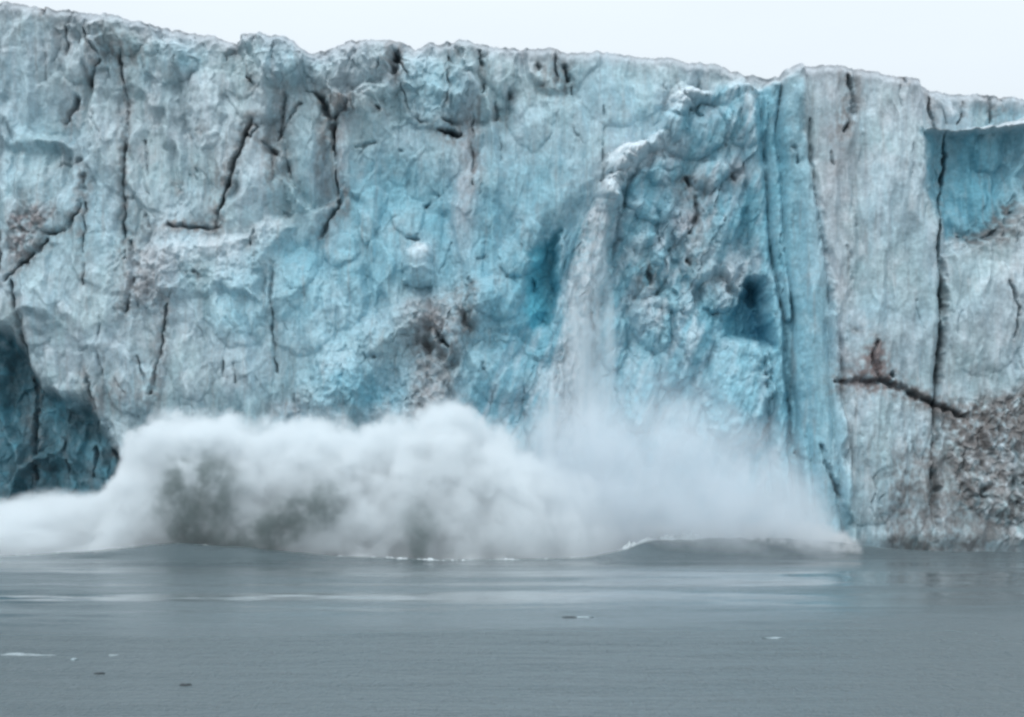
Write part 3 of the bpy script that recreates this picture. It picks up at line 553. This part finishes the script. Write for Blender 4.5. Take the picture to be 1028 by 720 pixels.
wash = [(-140, 520), (-90, 505), (-40, 500), (0, 500), (30, 494), (60, 490), (100, 491), (140, 494), (180, 500), (200, 520)]
plume('spray_wash', 'low white sheet of spray running left from the main splash', 'spray', wash, -140, 200, -12, 10.5, .9, 1.8, 5.0, .25, WHITE, stretch=(.5, 1, 1), inner=(.40, .60, .15, 1.4))
mist = [(400, 500), (430, 460), (470, 425), (520, 400), (560, 375), (600, 362), (650, 360), (700, 368), (750, 392), (795, 420), (825, 455), (842, 500), (852, 540)]
plume('spray_mist', 'thin pale blue mist drifting over the foot of the collapsing scar', 'mist', mist, 400, 846, -9, 9, .23, 11.0, 17.0, .17, (.93, .97, 1.0), margin=6.0, inner=(.38, .62, .2, 1.4))
lowm = [(590, 545), (620, 526), (660, 520), (720, 522), (780, 520), (820, 524), (852, 535), (862, 545)]
plume('foam_spray', 'low line of churned white foam spray where the scar meets the sea', 'foam', lowm, 590, 862, -9, 5.5, .7, 1.0, 4.5, .8, (.96, .965, .97), margin=1.8, inner=(.42, .58, .0, 1.4), xfade=1.0)
# muddy jets in front of the white spray
MUD = (.26, .31, .31)
j1 = [(135, 556), (145, 500), (160, 460), (185, 440), (210, 436), (232, 444), (250, 470), (268, 510), (285, 556)]
plume('muddy_jet', 'dark grey muddy water jet bursting up through the left of the white spray', 'jet', j1, 135, 285, -23.2, 2.6, .65, 4.0, 9.0, .5, MUD, margin=2.5, inner=(.45, .60, .0, 1.3), xfade=.8, fan=(X(205, 193), -.15, 1.8, .5))
j2 = [(205, 556), (225, 520), (260, 498), (290, 484), (322, 476), (345, 484), (362, 508), (375, 556)]
plume('muddy_jet', 'lower dark grey muddy jet leaning right beside the taller one', 'jet', j2, 205, 375, -23.2, 2.4, .65, 3.5, 7.0, .5, MUD, margin=2.5, inner=(.44, .58, .0, 1.3), xfade=.8, fan=(X(240, 193), 1.1, 2.6, .6))
j3 = [(375, 565), (390, 510), (414, 490), (440, 505), (460, 562)]
plume('muddy_jet', 'small faint dark jet at the waterline below the middle of the white spray', 'jet', j3, 375, 460, -23.4, 2.2, .35, 3.5, 6.0, .7, MUD, margin=2, inner=(.42, .60, .0, 1.3), xfade=.6, fan=(X(420, 192), .1, .5, .45))
# powdered ice pouring down the scar
fall = [(520, 440), (545, 380), (562, 300), (580, 235), (600, 200), (612, 215), (618, 300), (628, 400), (640, 450)]
plume('falling_ice_powder', 'pale curtain of powdered ice pouring down the left side of the scar', 'ice powder', fall, 520, 640, -2, 3.5, .22, 6.0, 10.0, .35, WHITE, margin=2.0, stretch=(1.6, 1, .18), inner=(.45, .62, 0, 1.4))

# ------------------------------------------------------------------ floating ice, foam crests
M_float = ice_mat('floating_ice', .4, .4, attr=False, base=(.32, .39, .42)); M_dark = ice_mat('dirty_ice', .4, .4, attr=False, base=(.05, .06, .065)); M_foam = ice_mat('foam', .8, .6, attr=False, base=(.30, .35, .37))
import bmesh
def sea_point(px, py):
    """where on the water the photograph's pixel lies"""
    d = CAMH * FPX / (py - HOR); return X(px, d), d - DIST
def chunk(name, label, px, py, L_, W_, H_, mat, seed, cat='floating ice'):
    x, y = sea_point(px, py); zz = float(water_z(np.array([x]), np.array([y]))[0])
    bm = bmesh.new(); bmesh.ops.create_icosphere(bm, subdivisions=4, radius=1)
    for vv in bm.verts:
        p = vv.co.copy()
        n = float(fbm(np.array([p.x * 1.6 + seed * 3.1]), np.array([p.y * 1.6 + p.z * 1.3]), 3, seed)[0])
        nf = float(facets(np.array([p.x * 1.4 + seed]), np.array([p.y * 1.4 + p.z * 1.7]), seed, .8)[0][0])
        vv.co = p * (1 + .35 * n + .16 * nf); vv.co.x *= L_ / 2; vv.co.y *= W_ / 2; vv.co.z *= H_
    me = bpy.data.meshes.new(name); bm.to_mesh(me); bm.free()
    me.materials.append(mat); o = bpy.data.objects.new(name, me); C.objects.link(o); o.location = (x, y, zz); o.rotation_euler = (0, 0, seed)
    o.rotation_euler[2] = random.uniform(-.2, .2)
    tag(o, label, cat, 'bits of ice floating on the open water'); return o
chunk('floating_ice', 'small low white ice floe with a dark edge on the open water below the splash', 572, 620, .8, .5, .10, M_dark, 2)
chunk('floating_ice', 'flat white ice scrap beside the dark-edged floe', 583, 619, 1.3, .7, .06, M_float, 3)
chunk('floating_ice', 'thin white ice floe floating alone on the right', 777, 641, 1.0, .6, .05, M_float, 4)
chunk('floating_ice', 'dark lump of dirty ice near the bottom left corner', 186, 688, .40, .35, .06, M_dark, 5)
chunk('floating_ice', 'dark sliver of ice just below the breaking crest', 100, 677, .45, .3, .05, M_dark, 7)
chunk('floating_ice', 'tiny pale ice lump right of the white breaking crest', 74, 662, .3, .3, .07, M_float, 6)
def crest(name, label, pxa, pxb, py, h, seed):
    n = 90; vs = []; fs = []; K_ = 8
    x0, y0 = sea_point(pxa, py); x1, _ = sea_point(pxb, py)
    for i in range(n):
        t = i / (n - 1); x = x0 + (x1 - x0) * t
        env = math.sin(math.pi * t) ** .4 * (.55 + .6 * float(fbm(np.array([x * .9]), np.array([seed * 1.]), 4, seed)[0]))
        env = max(env - .15, .0)
        yy = y0 + .25 * float(fbm(np.array([x * .4]), np.array([3.]), 3, seed)[0])
        zz = float(water_z(np.array([x]), np.array([yy]))[0])
        for j in range(K_ + 1):
            a = math.pi * j / K_
            jit = .25 * float(fbm(np.array([x * 3.]), np.array([j * .7]), 3, seed + 5)[0])
            vs.append((x, yy - math.cos(a) * .55 * env, zz - .03 + math.sin(a) * h * env * (1 + jit)))
    for i in range(n - 1):
        for j in range(K_):
            p = i * (K_ + 1) + j; fs.append((p, p + 1, p + K_ + 2, p + K_ + 1))
        fs.append((i * (K_ + 1), (i + 1) * (K_ + 1), (i + 1) * (K_ + 1) + K_, i * (K_ + 1) + K_))
    me = bpy.data.meshes.new(name); me.from_pydata(vs, [], fs); me.materials.append(M_foam)
    for p in me.polygons: p.use_smooth = True
    o = bpy.data.objects.new(name, me); C.objects.link(o); tag(o, label, 'foam'); return o
crest('breaking_crest', 'white foamy wave crest breaking at the left edge of the picture', -14, 64, 657, .17, 3)
crest('breaking_crest', 'fainter thin foam crest to the right of the breaking wave', 94, 132, 657, .10, 9)

def fringe(name, label, pxa, pxb, h, wd, seed):
    """churned foam standing along the crest of the splash wave"""
    n = 700; K_ = 10; vs = []; fs = []
    xs_ = np.linspace(X(pxa, 198), X(pxb, 198), n); pxs = xs_ / (200 / FPX) + 514
    cyy = np.interp(pxs, [-100, 0, 200, 300, 450, 560, 620, 660, 900], [-24, -24, -25, -25, -26, -25, -20, -15, -9]) + .5 + 1.6 * fbm(xs_ / 4, xs_ * 0, 3, seed)
    env = np.clip(.35 + 1.2 * fbm(xs_ / 1.5, xs_ * 0 + 5, 5, seed + 1, .75), .0, 1.3) * np.sin(np.pi * np.linspace(0, 1, n)) ** .3
    I, J = np.meshgrid(np.arange(n), np.arange(K_ + 1), indexing='ij'); A = np.pi * J / K_
    jit = 1 + .5 * (H1[(I * 7 + J * 13) & 511] - .5)
    Yf = cyy[I] - np.cos(A) * wd * (.4 + env[I] * .6); Xf = xs_[I]
    Zf = water_z(Xf, Yf) - .08 + np.sin(A) * h * env[I] * jit
    vs = [tuple(p) for p in np.stack([Xf, Yf, Zf], -1).reshape(-1, 3).tolist()]
    for i in range(n - 1):
        for j in range(K_):
            p = i * (K_ + 1) + j; fs.append((p, p + 1, p + K_ + 2, p + K_ + 1))
        fs.append((i * (K_ + 1), (i + 1) * (K_ + 1), (i + 1) * (K_ + 1) + K_, i * (K_ + 1) + K_))
    me = bpy.data.meshes.new(name); me.from_pydata(vs, [], fs); me.materials.append(M_foam2)
    o = bpy.data.objects.new(name, me); C.objects.link(o); tag(o, label, 'foam', kind='stuff')
M_foam2 = ice_mat('white_foam', .8, .6, attr=False, base=(.58, .63, .65))
fringe('foam_fringe', 'ragged white foam fringe along the wave at the foot of the blue scar', 596, 846, .75, .8, 31)
fringe('foam_fringe', 'ragged white foam edge under the middle of the main splash', 300, 604, .22, .6, 37)
fringe('foam_fringe', 'thin foam edge under the low spray on the left', -100, 296, .15, .5, 41)

# ------------------------------------------------------------------ overcast daylight
W = bpy.data.worlds.new('World'); S.world = W; W.use_nodes = True
nt = W.node_tree; N = nt.nodes; L = nt.links; N.clear()
out = N.new('ShaderNodeOutputWorld'); bg = N.new('ShaderNodeBackground'); L.new(bg.outputs[0], out.inputs[0])
sky = N.new('ShaderNodeTexSky'); sky.sky_type = 'NISHITA'; sky.sun_disc = False
SUN_EL, SUN_AZ = math.radians(48), math.radians(205)     # azimuth: from +y clockwise; behind the camera, to its left
sky.sun_elevation = SUN_EL; sky.sun_rotation = SUN_AZ; sky.air_density = 1.0; sky.dust_density = 3
tc = N.new('ShaderNodeTexCoord'); cl = N.new('ShaderNodeTexNoise'); cl.inputs['Scale'].default_value = 2.2; cl.inputs['Detail'].default_value = 6
mp = N.new('ShaderNodeMapping'); mp.inputs['Scale'].default_value = (1, 1, 4); L.new(tc.outputs['Generated'], mp.inputs[0]); L.new(mp.outputs[0], cl.inputs['Vector'])
sx = N.new('ShaderNodeSeparateXYZ'); L.new(tc.outputs['Generated'], sx.inputs[0])
zen = N.new('ShaderNodeMapRange'); zen.inputs[1].default_value = .15; zen.inputs[2].default_value = 1; zen.inputs[3].default_value = 1.0; zen.inputs[4].default_value = 2.3; L.new(sx.outputs[2], zen.inputs[0])
cr = N.new('ShaderNodeMapRange'); cr.inputs[1].default_value = .35; cr.inputs[2].default_value = .65; cr.inputs[3].default_value = .965; cr.inputs[4].default_value = 1.02; L.new(cl.outputs[0], cr.inputs[0])
mu = N.new('ShaderNodeMath'); mu.operation = 'MULTIPLY'; L.new(zen.outputs[0], mu.inputs[0]); L.new(cr.outputs[0], mu.inputs[1])
vm = N.new('ShaderNodeVectorMath'); vm.operation = 'SCALE'; vm.inputs[0].default_value = (8.1, 8.9, 9.5); L.new(mu.outputs[0], vm.inputs['Scale'])
mx = N.new('ShaderNodeMix'); mx.data_type = 'RGBA'; mx.inputs[0].default_value = .93
L.new(sky.outputs[0], mx.inputs[6]); L.new(vm.outputs[0], mx.inputs[7]); L.new(mx.outputs[2], bg.inputs[0]); bg.inputs[1].default_value = .10
sl = bpy.data.lights.new('sun', 'SUN'); sl.energy = .8; sl.angle = math.radians(18); sl.color = (1, .98, .96)
so = bpy.data.objects.new('sun', sl); C.objects.link(so)
from mathutils import Vector
sd = Vector((math.sin(SUN_AZ) * math.cos(SUN_EL), math.cos(SUN_AZ) * math.cos(SUN_EL), math.sin(SUN_EL)))
so.rotation_euler = (-sd).to_track_quat('-Z', 'Y').to_euler(); so.location = sd * 300

# ------------------------------------------------------------------ camera (level, with a rise of the lens)
cam = bpy.data.cameras.new('camera'); co_ = bpy.data.objects.new('camera', cam); C.objects.link(co_)
cam.sensor_width = 36; cam.lens = 36 * FPX / 1028; cam.shift_y = (HOR - 360) / 1028; cam.clip_end = 10000
co_.location = (0, -DIST, CAMH); co_.rotation_euler = (math.radians(90), 0, 0); S.camera = co_
S.view_settings.view_transform = 'Standard'; S.view_settings.look = 'None'; S.view_settings.exposure = 0; S.view_settings.gamma = 1; S.view_settings.use_curve_mapping = False
S.render.engine = 'CYCLES'
cy = S.cycles
cy.use_denoising = True; cy.max_bounces = 8; cy.volume_bounces = 7; cy.diffuse_bounces = 3; cy.volume_max_steps = 256; cy.pixel_filter_type = 'BLACKMAN_HARRIS'; cy.filter_width = 2.8
cy.volume_step_rate = 1.0; cy.use_adaptive_sampling = True; cy.adaptive_threshold = .02
